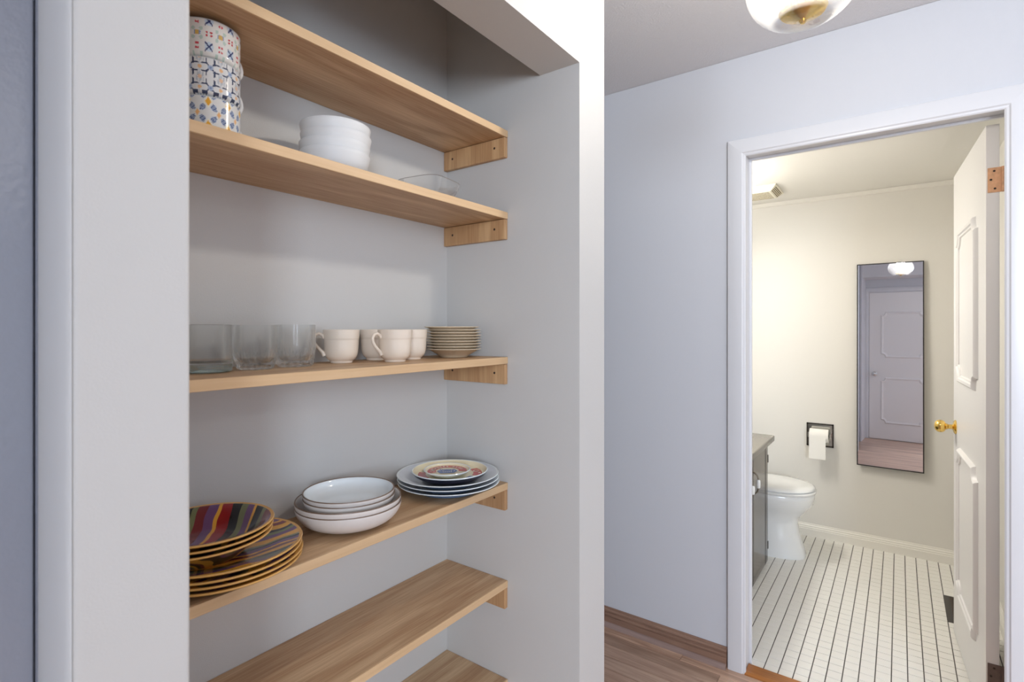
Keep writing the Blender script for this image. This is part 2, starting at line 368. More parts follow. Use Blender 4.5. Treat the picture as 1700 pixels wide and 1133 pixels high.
# hall floor boards: single boards where the photo shows them, the rest joined
def board_mesh(wd, ln):
    b = MB().box(-wd/2, wd/2, 0, ln, -0.012, 0)
    return b
rest = MB(); nb = 0
x = XD-0.0005; PW = 0.0745
while x > -1.1:
    y = -2.2+random.uniform(-0.6, 0)
    while y < 2.5:
        ln = random.choice((0.38, 0.55, 0.7, 0.92, 1.1)); y1 = min(y+ln, 2.5)
        near = x > 1.5 and y1 > 0.1 and y < 1.7
        if near:
            o = MB().box(x-PW+0.0020, x, y+0.0008, y1-0.0008, -0.012, 0).build('plank', M['plank'], fl, bevel=0.0008, bseg=1)
            nb += 1
        else:
            rest.box(x-PW+0.0020, x, y+0.0008, y1-0.0008, -0.012, 0)
        y = y1
    x -= PW
o = rest.build('planks', M['plank'], fl); o['kind'] = 'stuff'
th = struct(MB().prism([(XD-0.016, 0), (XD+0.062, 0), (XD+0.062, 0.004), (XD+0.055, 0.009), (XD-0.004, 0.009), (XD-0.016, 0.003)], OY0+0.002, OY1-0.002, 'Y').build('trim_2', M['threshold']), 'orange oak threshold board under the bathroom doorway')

# baseboard of the hall
H = 0.078
prof = [(XD, 0), (XD-0.018, 0), (XD-0.018, 0.040), (XD-0.012, 0.042), (XD-0.012, 0.045), (XD-0.017, 0.048), (XD-0.016, 0.053), (XD-0.009, 0.056), (XD-0.009, 0.060), (XD-0.013, 0.063), (XD-0.010, 0.069), (XD-0.005, 0.071), (XD-0.005, H-0.003), (XD-0.003, H), (XD, H)]
bb = struct(MB().prism(prof, 0.556, 2.5, 'Y').build('baseboard_right', M['base'], smooth=20), 'brown grooved wooden baseboard of the hall wall')
q = [(XD-0.018, 0.0)]+[(XD-0.018-0.016*math.cos(a), 0.018*math.sin(a)) for a in [i*PI/12 for i in range(0, 7)]]
MB().prism(q, 0.556, 2.5, 'Y').build('shoe_moulding', wood('shoe_wood', rgb(168, 146, 138), rgb(128, 104, 94), 'Y', 1.0, 0.25, 0.6), bb, smooth=30)
# bathroom baseboard
def bprof(X):
    return [(X, 0), (X-0.016, 0), (X-0.016, 0.045), (X-0.013, 0.049), (X-0.014, 0.055), (X-0.009, 0.060), (X-0.010, 0.066), (X-0.005, 0.071), (X-0.003, 0.080), (X, 0.080)]
struct(MB().prism(bprof(XB), -0.38, 1.13, 'Y').build('baseboard_bathroom_back', M['cream'], smooth=20), 'cream stepped baseboard below the mirror wall')
struct(MB().prism([(-0.38+(XB-p), z) for p, z in bprof(XB)], XD2, XB, 'X').build('baseboard_bathroom_right', M['cream'], smooth=20))

# bathroom floor: tiles
bf = struct(MB().box(XD+0.062, XB, -0.5, 1.2, -0.06, -0.0022).build('floor_bathroom', M['grout']), 'bathroom floor of small square off-white tiles with dark joints')
TP = 0.0515; tiles = []
TX0 = 2.2835; TY0 = 0.4885
for i in range(33):
    for j in range(-8, 18):
        xa = TX0+i*TP; ya = TY0-j*TP
        if ya < -0.37 or ya > 1.1 or xa > 3.90: continue
        if ya > 0.66 and xa < 3.35: continue
        if 3.17 < xa+TP/2 < 3.46 and -0.30 < ya-TP/2 < -0.195: continue
        tiles.append((xa, ya))
def tile_geo(m, x, y, hz=0):
    g1, g2, c = 0.0015, 0.0018, 0.0008
    x0, x1, y0, y1 = x+g1, x+TP-g1, y-TP+g2, y-g2; z = hz
    vs = [(x0, y0, -0.003), (x1, y0, -0.003), (x1, y1, -0.003), (x0, y1, -0.003), (x0, y0, z-c), (x1, y0, z-c), (x1, y1, z-c), (x0, y1, z-c), (x0+c, y0+c, z), (x1-c, y0+c, z), (x1-c, y1-c, z), (x0+c, y1-c, z)]
    m.add(vs, [(0, 1, 5, 4), (1, 2, 6, 5), (2, 3, 7, 6), (3, 0, 4, 7), (4, 5, 9, 8), (5, 6, 10, 9), (6, 7, 11, 10), (7, 4, 8, 11), (8, 9, 10, 11)])
vis = [t for t in tiles if 0.555-t[1] > -0.05+0 and t[1] <= 0.54 and t[1] > -0.21]
vis.sort(key=lambda t: t[0]*0.8067+t[1]*0.591)
single = set(vis[:300])
tm = MB(); tile_geo(tm, 0, 0); t0 = tm.build('tile', M['tile'], bf)
first = True; stuff = MB()
for t in tiles:
    dz = random.uniform(-0.0003, 0.0002)
    if t in single:
        o = t0 if first else t0.copy()
        if not first: C.objects.link(o); o.parent = bf
        o.location = (t[0], t[1], dz); first = False
    else: tile_geo(stuff, t[0], t[1], dz)
o = stuff.build('tiles', M['tile'], bf); o['kind'] = 'stuff'
reg = thing('floor_register', 'dark brown metal air register set in the tiled floor beside the open door', 'vent', (3.31, -0.25, 0))
MB().box(3.175, 3.455, -0.300, -0.203, -0.0022, 0.001).build('frame', M['register'], reg, bevel=0.0008)
for k in range(12):
    MB().box(3.19+k*0.022, 3.198+k*0.022, -0.29, -0.213, 0.001, 0.0028).build('slat', M['register'], reg)

# door lining and casing of the bathroom doorway
fr = MB()
fr.box(XD-0.002, XD2+0.002, OY1, OY1+0.018, 0, OZ+0.018)
fr.box(XD-0.002, XD2+0.002, OY0-0.018, OY0, 0, OZ+0.018)
fr.box(XD-0.002, XD2+0.002, OY0, OY1, OZ, OZ+0.018)
fr.box(XD+0.070, XD+0.082, OY1-0.010, OY1, 0, OZ); fr.box(XD+0.070, XD+0.082, OY0, OY1-0.010, OZ-0.010, OZ)
dj = struct(fr.build('trim_3', M['trim'], bevel=0.0015), 'white lining of the bathroom doorway')
def casing(name, X, sgn, y0, y1, zt, wd=0.068, mat=M['trim'], label=None):
    """mitred casing on the wall face X (sgn -1 faces -X, +1 faces +X) around an opening y0..y1 up to zt"""
    pr = [(0, 0), (0, 0.008), (0.004, 0.011), (0.010, 0.012), (0.014, 0.016), (0.060, 0.017), (0.066, 0.015), (wd, 0.010), (wd, 0)]
    root = None
    m = MB(); n = len(pr)
    def leg(yin, d, flip):
        vs = []
        for (a, t) in pr: vs.append((X+sgn*t, yin+d*a, 0))
        for (a, t) in pr: vs.append((X+sgn*t, yin+d*a, zt+a))
        return vs
    fs = [(i, (i+1) % n, n+(i+1) % n, n+i) for i in range(n)]+[tuple(range(n)), tuple(range(2*n-1, n-1, -1))]
    root = struct(MB().add(leg(y1, 1, 0), fs).build(name, mat, smooth=25), label)
    MB().add(leg(y0, -1, 0), fs).build('side_casing', mat, root, smooth=25)
    vs = [(X+sgn*t, y0-a, zt+a) for a, t in pr]+[(X+sgn*t, y1+a, zt+a) for a, t in pr]
    MB().add(vs, fs).build('head_casing', mat, root, smooth=25)
    return root
casing('trim_4', XD, -1, -0.262, 0.485, 2.032, label='white mitred casing around the bathroom doorway')

# panel moulding ring with scooped corners
def notch_path(wd, ht, r=0.045, st=0.012):
    pts = []
    cs = [(wd/2, ht/2, PI), (-wd/2, ht/2, 1.5*PI), (-wd/2, -ht/2, 0), (wd/2, -ht/2, PI/2)]
    for k, (cx, cy, a0) in enumerate(cs):
        arc = [(cx+r*math.cos(a0+(PI/2)*(i/7.0)), cy+r*math.sin(a0+(PI/2)*(i/7.0))) for i in range(8)]
        ar = arc if k % 2 == 0 else arc
        # walk counter-clockwise: arc must go from the preceding side to the next one
        ar = list(reversed(ar))
        pts += ar
    return pts
def mould_ring(wd, ht, y0, cx, cz, sgn=1):
    path = notch_path(wd, ht)
    n = len(path); prof = [(-0.016, 0), (-0.014, 0.006), (-0.008, 0.007), (-0.004, 0.012), (0.006, 0.014), (0.012, 0.009), (0.016, 0)]
    area = sum(path[i][0]*path[(i+1) % n][1]-path[(i+1) % n][0]*path[i][1] for i in range(n))
    vs = []
    for i in range(n):
        a = Vector(path[i-1]); b = Vector(path[i]); c = Vector(path[(i+1) % n])
        d1 = (b-a).normalized(); d2 = (c-b).normalized()
        n1 = Vector((d1.y, -d1.x)); n2 = Vector((d2.y, -d2.x)); nn = (n1+n2)
        if nn.length < 1e-4: nn = n1
        nn.normalize(); k = 1/max(0.6, nn.dot(n1))
        if area < 0: nn = -nn
        for (o_, h) in prof:
            p = b+nn*o_*k; vs.append((cx+p.x, y0+sgn*h, cz+p.y))
    q = len(prof); fs = []
    for i in range(n):
        for j in range(q-1):
            fs.append((i*q+j, ((i+1) % n)*q+j, ((i+1) % n)*q+j+1, i*q+j+1))
    return vs, fs
def panel_door(root, wd, ht, th, mat, face=1, both=False):
    """slab in local axes: x from hinge to latch, y thickness behind the face, z up"""
    MB().box(0, wd, -th if face > 0 else 0, 0 if face > 0 else th, 0.008, ht).build('slab', mat, root, bevel=0.0015, org=(0, 0, 0))
    for zc in (0.541, 1.445):
        vs, fs = mould_ring(wd-0.30, 0.60, 0, wd/2, zc, face)
        MB().add(vs, fs).build('panel_moulding', mat, root, smooth=35, org=(0, 0, 0))
ang = math.atan2(0.036, 0.712)
d1 = bpy.data.objects.new('door_1', None); C.objects.link(d1); d1.location = (2.347, -0.232, 0); d1.rotation_euler = (0, 0, ang)
d1['kind'] = 'structure'; d1['label'] = 'white panelled bathroom door standing open'
panel_door(d1, 0.718, 2.030, 0.034, M['door'])
def knob(root, x, z, mat, face=1, glassy=None):
    k = MB().lathe([(0, 0), (0.031, 0), (0.031, 0.003), (0.026, 0.007), (0.014, 0.010), (0.010, 0.013), (0.0095, 0.026), (0.013, 0.030), (0.013, 0.034)], 28, axis='Y', mi=0)
    k.lathe([(0.0125, 0.034), (0.021, 0.038), (0.0265, 0.046), (0.0275, 0.055), (0.025, 0.064), (0.018, 0.071), (0.008, 0.0745), (0, 0.075)], 28, axis='Y')
    k.v = [(vx+x, face*abs(vy), vz+z) for vx, vy, vz in k.v]
    return k.build('knob', mat, root, smooth=40, org=(0, 0, 0))
kb = knob(d1, 0.655, 0.925, M['brass']); kb['label'] = 'polished brass round knob'
for z0, mt in ((1.805, 'hinge'), (0.165, 'hinge2')):
    h = MB().box(-0.0025, 0.0005, -0.038, -0.004, z0, z0+0.082).build('hinge', M[mt], d1, bevel=0.001, org=(0, 0, 0))
    h['label'] = 'rusty paint-flecked hinge leaf' if mt == 'hinge' else 'dull grey-brown hinge leaf'
    MB().lathe([(0, 0), (0.005, 0), (0.005, 0.082), (0, 0.082)], 12, (-0.004, -0.042, z0)).build('pin', M[mt], h, smooth=40, org=(0, 0, 0))
    for yy, zz in ((-0.012, 0.042), (-0.022, 0.012), (-0.020, 0.070)):
        MB().lathe([(0.0035, 0), (0.003, 0.001), (0, 0.0012)], 10, (0, 0, 0), axis='X').build('screw', M['hole'], h, org=(0.004, -yy, -z0-zz))

# closed hall door seen in the mirror
DW = 0.76; DY1 = 0.655
d2 = bpy.data.objects.new('door_2', None); C.objects.link(d2); d2.location = (-1.076, DY1, 0); d2.rotation_euler = (0, 0, -PI/2)
d2['kind'] = 'structure'; d2['label'] = 'closed white panelled hall door reflected in the bathroom mirror'
# local x runs towards -Y, local +y faces +X
panel_door(d2, DW, 2.030, 0.012, M['door'])
knob(d2, 0.06, 0.90, M['chrome'])
casing('trim_5', -1.09, 1, DY1-DW-0.004, DY1+0.004, 2.034, label='white casing around the closed hall door')
struct(MB().box(-1.09, -1.075, DY1+0.075, 2.5, 0, 0.09).build('baseboard_west', M['base']))

# glossy grey door at the far left of the photograph
d3 = bpy.data.objects.new('door_3', None); C.objects.link(d3); d3.location = (0.1475, 0.715, 0)
d3['kind'] = 'structure'; d3['label'] = 'glossy blue-grey door at the left edge of the photograph'
MB().box(-0.80, 0.0, 0, 0.04, 0.008, 2.05).build('slab', M['greydoor'], d3, bevel=0.003, bseg=3, org=(0, 0, 0))
struct(MB().box(0.149, 0.1587, 0.716, 0.80, 0, 2.08).box(-0.70, 0.149, 0.716, 0.80, 2.052, ZC-0.001).build('trim_6', M['greydoor']), 'narrow grey strip between the grey door and the wall stub')
wallbox('wall_left', M['wall'], (-1.09, -0.66, 0.70, 0.82, 0, ZC-0.001))

m = MB().prism([(0.1584, 0.6352), (0.1570, 0.6375), (0.1552, 0.645), (0.1538, 0.655), (0.1525, 0.668), (0.1513, 0.685), (0.1505, 0.7145), (0.1584, 0.7145)], 0, ZC-0.002, 'Z')
struct(m.build('trim_7', M['bead'], smooth=60), 'pale rounded corner strip between the wall stub and the grey door')

# ------------------------------------------------------------------ shelves
shelf_z = [1.8906, 1.6698, 1.2788, 0.9392, 0.6743, 0.4071]
shelf_label = ['topmost oak shelf of the niche, bare, above the patterned mugs',
               'oak shelf second from the top, carrying patterned mugs and white bowls',
               'middle oak shelf carrying the glasses, cream mugs and saucers',
               'oak shelf carrying the striped plates and stacked white bowls',
               'empty oak shelf directly below the striped plates',
               'lowest oak shelf, empty, just showing at the bottom of the photograph']
for z, lb in zip(shelf_z, shelf_label):
    sh = thing('wall_shelf', lb, 'shelf', ((XL+XR)/2, YB, z-0.019), group='oak shelves in the niche')
    b = MB().box(XL+0.001, XR-0.001, YS+0.004, YB-0.0006, z-0.0185, z)
    b.build('board', M['oak'], sh, bevel=0.0006, bseg=1)
    MB().box(XL+0.001, XR-0.001, YS, YS+0.004, z-0.0185, z).build('edge_strip', M['oakedge'], sh, bevel=0.0006, bseg=1)
    for xs, sg in ((XR-0.0006, -1), (XL+0.0006, 1)):
        ys = YS+0.001
        c = MB().box(min(xs, xs+sg*0.0135), max(xs, xs+sg*0.0135), ys, YB-0.0006, z-0.0735, z-0.0195).build('cleat', M['oakend'], sh, bevel=0.002, bseg=2)
        for yy in (ys+0.035, YB-0.035):
            s_ = MB().lathe([(0, 0.0), (0.0032, 0.0003), (0.0034, 0)], 10, axis='X')
            s_.v = [(xs+sg*(0.0137)+sg*abs(vx), yy+vy, z-0.044+vz) for vx, vy, vz in s_.v]
            s_.build('screw', M['hole'], c)

# ------------------------------------------------------------------ lathe profiles
def plate_prof(R, Hh, foot, t=0.004, well=0.62, lip=0.004):
    w = R*well; zb = 0.0045
    P = [(0, 0.0015), (foot-0.004, 0.0015), (foot-0.003, 0), (foot+0.001, 0), (foot+0.003, 0.002),
         (w, zb+0.000), (w+(R-w)*0.25, zb+(Hh-zb)*0.28), (R-0.010, Hh-t-0.001), (R-0.002, Hh-lip*0.9), (R, Hh-lip*0.5), (R-0.0012, Hh),
         (R-0.006, Hh-0.0008), (R-0.012, Hh-0.0022), (w+(R-w)*0.35, zb+(Hh-zb)*0.40+t*0.6), (w, zb+t*0.9), (w*0.85, zb+t*0.35), (0, zb+t*0.30)]
    seg = [0]*7+[1]*3+[1]+[2]*5
    return P, seg
def bowl_prof(R, Hh, foot, curve=0.6, t=0.0035, lip=0.0015):
    P = [(0, 0.002), (foot-0.004, 0.002), (foot-0.003, 0), (foot+0.001, 0), (foot+0.002, 0.003)]
    n = 10
    for i in range(1, n+1):
        a = i/n*PI/2
        P.append((foot+0.002+(R-foot-0.002)*math.sin(a)**curve, 0.003+(Hh-0.003)*(1-math.cos(a))**0.9))
    nout = len(P)-1
    P[-1] = (R, Hh-lip); P.append((R-0.0008, Hh)); P.append((R-t*0.8, Hh-lip*0.5))
    for i in range(n-1, 0, -1):
        a = i/n*PI/2
        P.append((foot+0.002+(R-foot-0.002)*math.sin(a)**curve-t, 0.003+(Hh-0.003)*(1-math.cos(a))**0.9+t*0.7))
    P.append((foot*0.6, 0.003+t)); P.append((0, 0.003+t))
    segs = [0]*nout+[1, 1]+[2]*(len(P)-1-nout-2)
    return P, segs
ORD = ['bottom', 'second from the bottom', 'third from the bottom', 'fourth from the bottom', 'fifth from the bottom', 'sixth from the bottom', 'seventh from the bottom', 'eighth from the bottom', 'top']

# striped plates and bowls, shelf 4
Z4 = shelf_z[3]
P, sg = plate_prof(0.129, 0.017, 0.075, lip=0.0042)
big = MB().lathe(P, 96, mi=sg).build('striped_plate', [M['under'], M['lip'], M['stripe_b']], smooth=50)
names = ['bottom', 'second from the bottom', 'third from the bottom', 'topmost']
for k, (dz, dx, dy, rz) in enumerate(((0.0008, 0, 0, 0.3), (0.0095, 0.001, -0.001, 2.1), (0.0180, -0.001, 0.000, 4.0), (0.0275, 0.001, 0.001, 0.1))):
    o = big if k == 0 else copy_tree(big)
    o.location = (0.443+dx, 0.947+dy, Z4+dz); o.rotation_euler = (0, 0, rz)
    tag(o, 'large striped dinner plate with ochre lip, %s of the four large ones' % names[k], 'plate', 'striped dinner plates')
P, sg = plate_prof(0.106, 0.040, 0.050, 0.004, 0.55, 0.004)
sb = MB().lathe(P, 96, mi=sg).build('striped_bowl', [M['under'], M['lip'], M['stripe_a']], smooth=50)
base = Z4+0.0275+0.0063-0.002
for k in range(3):
    o = sb if k == 0 else copy_tree(sb)
    o.location = (0.411+0.001*k, 0.944-0.001*k, base+0.0092*k); o.rotation_euler = (0, 0, [1.2, 3.0, 0.0][k])
    tag(o, ['shallow striped bowl, lowest of three, resting on the large striped plates', 'shallow striped bowl in the middle of the three striped bowls', 'topmost shallow bowl with red, black, purple and green stripes inside'][k], 'bowl', 'striped bowls')

# white bowls with brown rims, shelf 4
P, sg = bowl_prof(0.109, 0.047, 0.05, 0.8, 0.004, 0.002)
b1 = MB().lathe(P, 80, mi=sg).build('pasta_bowl', [M['speck'], M['brownrim'], M['speck']], smooth=50)
P, sg = bowl_prof(0.0945, 0.034, 0.048, 0.8, 0.004, 0.002)
b2 = MB().lathe(P, 80, mi=sg).build('pasta_bowl', [M['speck'], M['brownrim'], M['whiteglaze']], smooth=50)
lb = ['wide white bowl with brown rim, bottom of the rimmed stack', 'wide grey-white bowl with brown rim, second from the bottom', 'smaller white bowl with brown rim, second from the top', 'smaller white bowl with brown rim, open on top of its stack']
for k, (pr, z, dx) in enumerate(((b1, 0.0, 0), (b1, 0.0115, -0.001), (b2, 0.0300, 0.001), (b2, 0.0400, 0.0))):
    o = pr if k in (0, 2) else copy_tree(pr)
    o.location = (0.706+dx, 0.948, Z4+z+0.0005); tag(o, lb[k], 'bowl', 'brown-rimmed white bowls')

# pale plates and printed dishes, shelf 4
P, sg = plate_prof(0.131, 0.023, 0.08, lip=0.003)
pp = MB().lathe(P, 96, mi=sg).build('dinner_plate', [M['plate_under'], M['pale_rim'], M['pale_plate']], smooth=50)
for k in range(3):
    o = pp if k == 0 else copy_tree(pp)
    o.location = (1.012-0.002*k, 0.944, Z4+0.0005+0.0108*k)
    tag(o, ['wide pale blue-white dinner plate at the bottom, touching the shelf', 'wide pale blue-white dinner plate, middle of three', 'wide pale blue-white dinner plate directly under the printed dishes'][k], 'plate', 'pale dinner plates')
def disc_patch(m, r0, r1, a0, a1, z, n=24):
    vs = []; 
    for i in range(n+1):
        a = a0+(a1-a0)*i/n
        vs += [(r0*math.cos(a), r0*math.sin(a), z), (r1*math.cos(a), r1*math.sin(a), z)]
    m.add(vs, [(2*i, 2*i+1, 2*i+3, 2*i+2) for i in range(n)])
def glyphs(text_items, z, bold=0.0):
    """text_items: (char, x, y, rot, height); returns MB with flat letters"""
    m = MB()
    for ch, x, y, rot, h, sx in text_items:
        cu = bpy.data.curves.new('glyph', 'FONT'); cu.body = ch; cu.size = 1.0; cu.align_x = 'CENTER'; cu.offset = bold; cu.resolution_u = 2
        ob = bpy.data.objects.new('glyph', cu); C.objects.link(ob)
        dg = bpy.context.evaluated_depsgraph_get(); me = ob.evaluated_get(dg).to_mesh()
        vs = []
        for v in me.vertices:
            px, py = v.co.x*h*1.35*sx, (v.co.y)*h*1.35
            vs.append((x+px*math.cos(rot)-py*math.sin(rot), y+px*math.sin(rot)+py*math.cos(rot), z))
        m.add(vs, [tuple(p.vertices) for p in me.polygons])
        ob.evaluated_get(dg).to_mesh_clear()
        bpy.data.objects.remove(ob); bpy.data.curves.remove(cu)
    return m
def printed(root_loc, R, Hh, foot, zf, label, under):
    """round dish with a flat printed floor at height zf; local +Y of the print points away from the camera side"""
    t = thing('printed_dish', label, 'dish', root_loc, group='printed cheese-label dishes')
    t.rotation_euler = (0, 0, math.atan2(root_loc[1], root_loc[0])-PI/2)
    P = [(0, 0.001), (foot-0.003, 0.001), (foot-0.002, 0), (foot+0.001, 0), (foot+0.004, 0.002), (R-0.006, Hh*0.62), (R-0.001, Hh-0.003), (R, Hh-0.0012), (R-0.001, Hh), (R-0.0035, Hh-0.0008), (R*0.90, zf+0.0008), (R*0.86, zf), (0, zf)]
    MB().lathe(P, 72, mi=[0]*6+[1]*3+[2]*3).build('body', [under, M['pale_rim'], M['ivory']], t, smooth=40, org=(0, 0, 0))
    return t
zb1 = Z4+0.0005+0.0216+0.0068
z1_, z2_ = 0.0150, 0.0095
t1 = printed((1.003, 0.9325, zb1), 0.0975, 0.027, 0.062, z1_, 'navy-backed dish with cream and red cheese-label print, on the pale plates', M['navy'])
lab = MB(); disc_patch(lab, 0.060, 0.082, -0.40, 0.55, z1_+0.0004)
rl = lab.build('red_banner', M['red'], t1, org=(0, 0, 0))
lab = MB(); disc_patch(lab, 0.062, 0.081, PI-0.25, PI+0.6, z1_+0.0004); lab.build('red_banner', M['red'], t1, org=(0, 0, 0))
glyphs([('C', 0.064, 0.004, -0.3, 0.018, 1.0), ('a', 0.0745, -0.008, -0.3, 0.014, 1.0)], z1_+0.0008, 0.012).build('lettering', M['letter'], rl, org=(0, 0, 0))
g = MB()
for k in range(34):
    a = random.uniform(1.7, 2.95); rr = random.uniform(0.062, 0.080); s_ = random.uniform(0.0014, 0.0032)
    x0, y0 = rr*math.cos(a), rr*math.sin(a); ph = random.random()*6
    g.add([(x0+s_*math.cos(ph+i*PI/2.5)*(1.3 if i % 2 else .7), y0+s_*math.sin(ph+i*PI/2.5), z1_+0.0005) for i in range(5)], [(0, 1, 2, 3, 4)])
g.build('printed_leaves', M['green'], t1, org=(0, 0, 0))
lab = MB(); disc_patch(lab, 0.058, 0.074, -1.25, -0.55, z1_+0.0004); lab.build('blue_print', M['blue'], t1, org=(0, 0, 0))
t2 = printed((0.990, 0.930, zb1+z1_+0.0005), 0.0595, 0.0150, 0.036, z2_, 'small round dish lettered CAMEMBERT EXTRA in a red arc, on top of the pile', M['pale_rim'])
lab = MB(); disc_patch(lab, 0.0290, 0.0500, math.radians(-14), math.radians(205), z2_+0.0004, 48)
rl = lab.build('red_arc', M['red'], t2, org=(0, 0, 0))
items = []
for i, ch in enumerate('CAMEMBERT EXTRA'):
    a = math.radians(194-i*13.0)
    if ch != ' ': items.append((ch, 0.0325*math.cos(a), 0.0325*math.sin(a), a-PI/2, 0.0112, 0.72))
glyphs(items, z2_+0.0008, 0.014).build('lettering', M['letter'], rl, org=(0, 0, 0))
za = z2_+0.0005
bl = MB().add([(-0.026, -0.006, za), (0.026, -0.006, za), (0.018, 0.014, za), (-0.018, 0.014, za)], [(0, 1, 2, 3)]).add([(-0.017, -0.024, za), (0.017, -0.024, za), (0.026, -0.006, za), (-0.026, -0.006, za)], [(0, 1, 2, 3)]).build('blue_banner', M['blue'], t2, org=(0, 0, 0))
m = MB(); za += 0.0004
for row, (yy, n, wx) in enumerate(((0.006, 8, 0.014), (-0.004, 6, 0.018), (-0.016, 5, 0.010))):
    for i in range(n):
        cx = -wx+2*wx*i/(n-1)
        if row == 1 and 1 < i < 4: continue
        m.add([(cx-0.001, yy, za), (cx+0.001, yy, za), (cx+0.001, yy+0.0045, za), (cx-0.001, yy+0.0045, za)], [(0, 1, 2, 3)])
m.build('printed_marks', M['letter'], bl, org=(0, 0, 0))

# ------------------------------------------------------------------ shelf 2: patterned mugs, white bowls, glass dish
Z2 = shelf_z[1]
def colour_grid(o, fn):
    me = o.data; ca = me.color_attributes.new('Col', 'BYTE_COLOR', 'CORNER')
    vals = []
    for p in me.polygons:
        c = p.center; col = fn(c.x, c.y, c.z)
        vals += list(col)*p.loop_total
    ca.data.foreach_set('color', vals)
Wt, Nv = rgb(228, 228, 224), rgb(50, 62, 110)
def pat_top(u, v):
    a, b_ = (u % 1)-0.5, (v % 1)-0.5
    if abs(abs(a)-abs(b_)) < 0.045 and abs(a) < 0.17: return Nv
    if a*a+b_*b_ < 0.035: return rgb(196, 212, 226)
    for (dx, dy) in ((0.09, 0), (-0.09, 0)):
        if (a+dx)**2+(abs(b_)-0.5+0.06)**2 < 0.0022+0: return rgb(190, 52, 62)
    for (dx, dy) in ((0, 0.09), (0, -0.09)):
        if (abs(a)-0.5+0.05)**2+(b_+dy)**2 < 0.0022: return rgb(206, 80, 92)
    if (abs(a)-0.33)**2+(abs(b_)-0.33)**2 < 0.006: return rgb(186, 206, 196)
    if (abs(a)-0.46)**2+(abs(b_)-0.46)**2 < 0.003: return rgb(214, 176, 96)
    if (abs(a)-0.40)**2+(abs(b_)-0.46)**2 < 0.002: return rgb(128, 156, 196)
    return Wt
def pat_mid(u, v):
    a, b_ = (u % 1)-0.5, (v % 1)-0.5
    A, B = abs(a), abs(b_); r = math.hypot(a, b_)
    if r < 0.05: return rgb(120, 140, 178)
    if abs(A-B) < 0.05 and 0.18 < A+B < 0.40: return rgb(52, 66, 98)
    if 0.34 < A+B < 0.62 and (abs(A-0.20) < 0.035 and B > 0.12 or abs(B-0.20) < 0.035 and A > 0.12): return rgb(56, 68, 96)
    if r < 0.13: return rgb(168, 184, 210)
    if (A-0.5)**2+B**2 < 0.008: return rgb(236, 190, 140)
    if (A-0.5)**2+(B-0.5)**2 < 0.010: return rgb(232, 196, 164)
    if abs(A-0.5) < 0.02: return rgb(200, 208, 216)
    if A > 0.32 and B > 0.28 and (int(A*44)+int(B*44)) % 3 == 0: return rgb(150, 162, 178)
    return rgb(226, 228, 228)
def pat_low(u, v):
    a, b_ = (u % 1)-0.5, (v % 1)-0.5
    A, B = abs(a), abs(b_)
    d = A*1.35+B
    if d < 0.20: return rgb(234, 172, 40)
    if d < 0.27: return rgb(246, 240, 214)
    if (A-0.5)*1.35 > -10 and abs(A-0.5)*1.35+abs(B-0.5) < 0.15: return rgb(240, 186, 120)
    q_ = abs(A-B); p = A+B
    if 0.32 < p < 0.76 and q_ < 0.21-abs(p-0.50)*0.5:
        if abs(q_-0.035) < 0.022 or abs(q_-0.115) < 0.026: return rgb(66, 86, 134)
        return rgb(188, 202, 222)
    return Wt
def patterned_mug(fn, nu, nv, off, label):
    t = thing('patterned_mug', label, 'mug', group='patterned mugs stacked on the second shelf')
    R, Hh = 0.0500, 0.0665
    P = [(0, 0.003), (0.030, 0.003), (0.032, 0.0), (0.036, 0.0), (0.0385, 0.002), (0.0465, 0.007), (0.0490, 0.012)]
    nz = 44
    P += [(0.0492+0.0008*(i/nz), 0.012+(Hh-0.014)*(i/nz)) for i in range(1, nz+1)]
    P += [(R-0.0012, Hh), (R-0.0032, Hh-0.002), (R-0.0036, 0.014), (0.038, 0.0062), (0, 0.006)]
    b = MB().lathe(P, 220)
    o = b.build('body', M['pattern'], t, smooth=40, org=(0, 0, 0), keep=True)
    def col(x, y, z):
        r = math.hypot(x, y)
        if r < 0.0475 and z > 0.008 or z < 0.003: return rgb(232, 232, 230)
        if z > Hh-0.0025: return rgb(206, 212, 214)
        return fn((math.atan2(y, x)+PI)/(2*PI)*nu+off, z/Hh*nv)
    colour_grid(o, col)
    path = [(R-0.003+0.026*math.sin(i/12*PI), 0, 0.033+0.021*math.cos(i/12*PI)) for i in range(13)]
    MB().tube(path, 0.0045, 10, ref=(0, 1, 0)).build('handle', M['matt_white'], t, smooth=60, org=(0, 0, 0))
    return t
mx, my = 0.4225, 0.955
for k, (fn, nu, nv, off, lbm) in enumerate(((pat_low, 10, 1.75, 0.2, 'mug with blue leaves and yellow diamonds, bottom of the patterned stack'),
                                            (pat_mid, 10, 2.0, 0.1, 'mug with dark blue star tile pattern, middle of the patterned stack'),
                                            (pat_top, 9, 1.6, 0.3, 'mug with red and navy dotted tile pattern, top of the patterned stack'))):
    t = patterned_mug(fn, nu, nv, off, lbm)
    t.location = (mx, my, Z2+0.0003+0.0628*k); t.rotation_euler = (0, 0, math.radians(20))

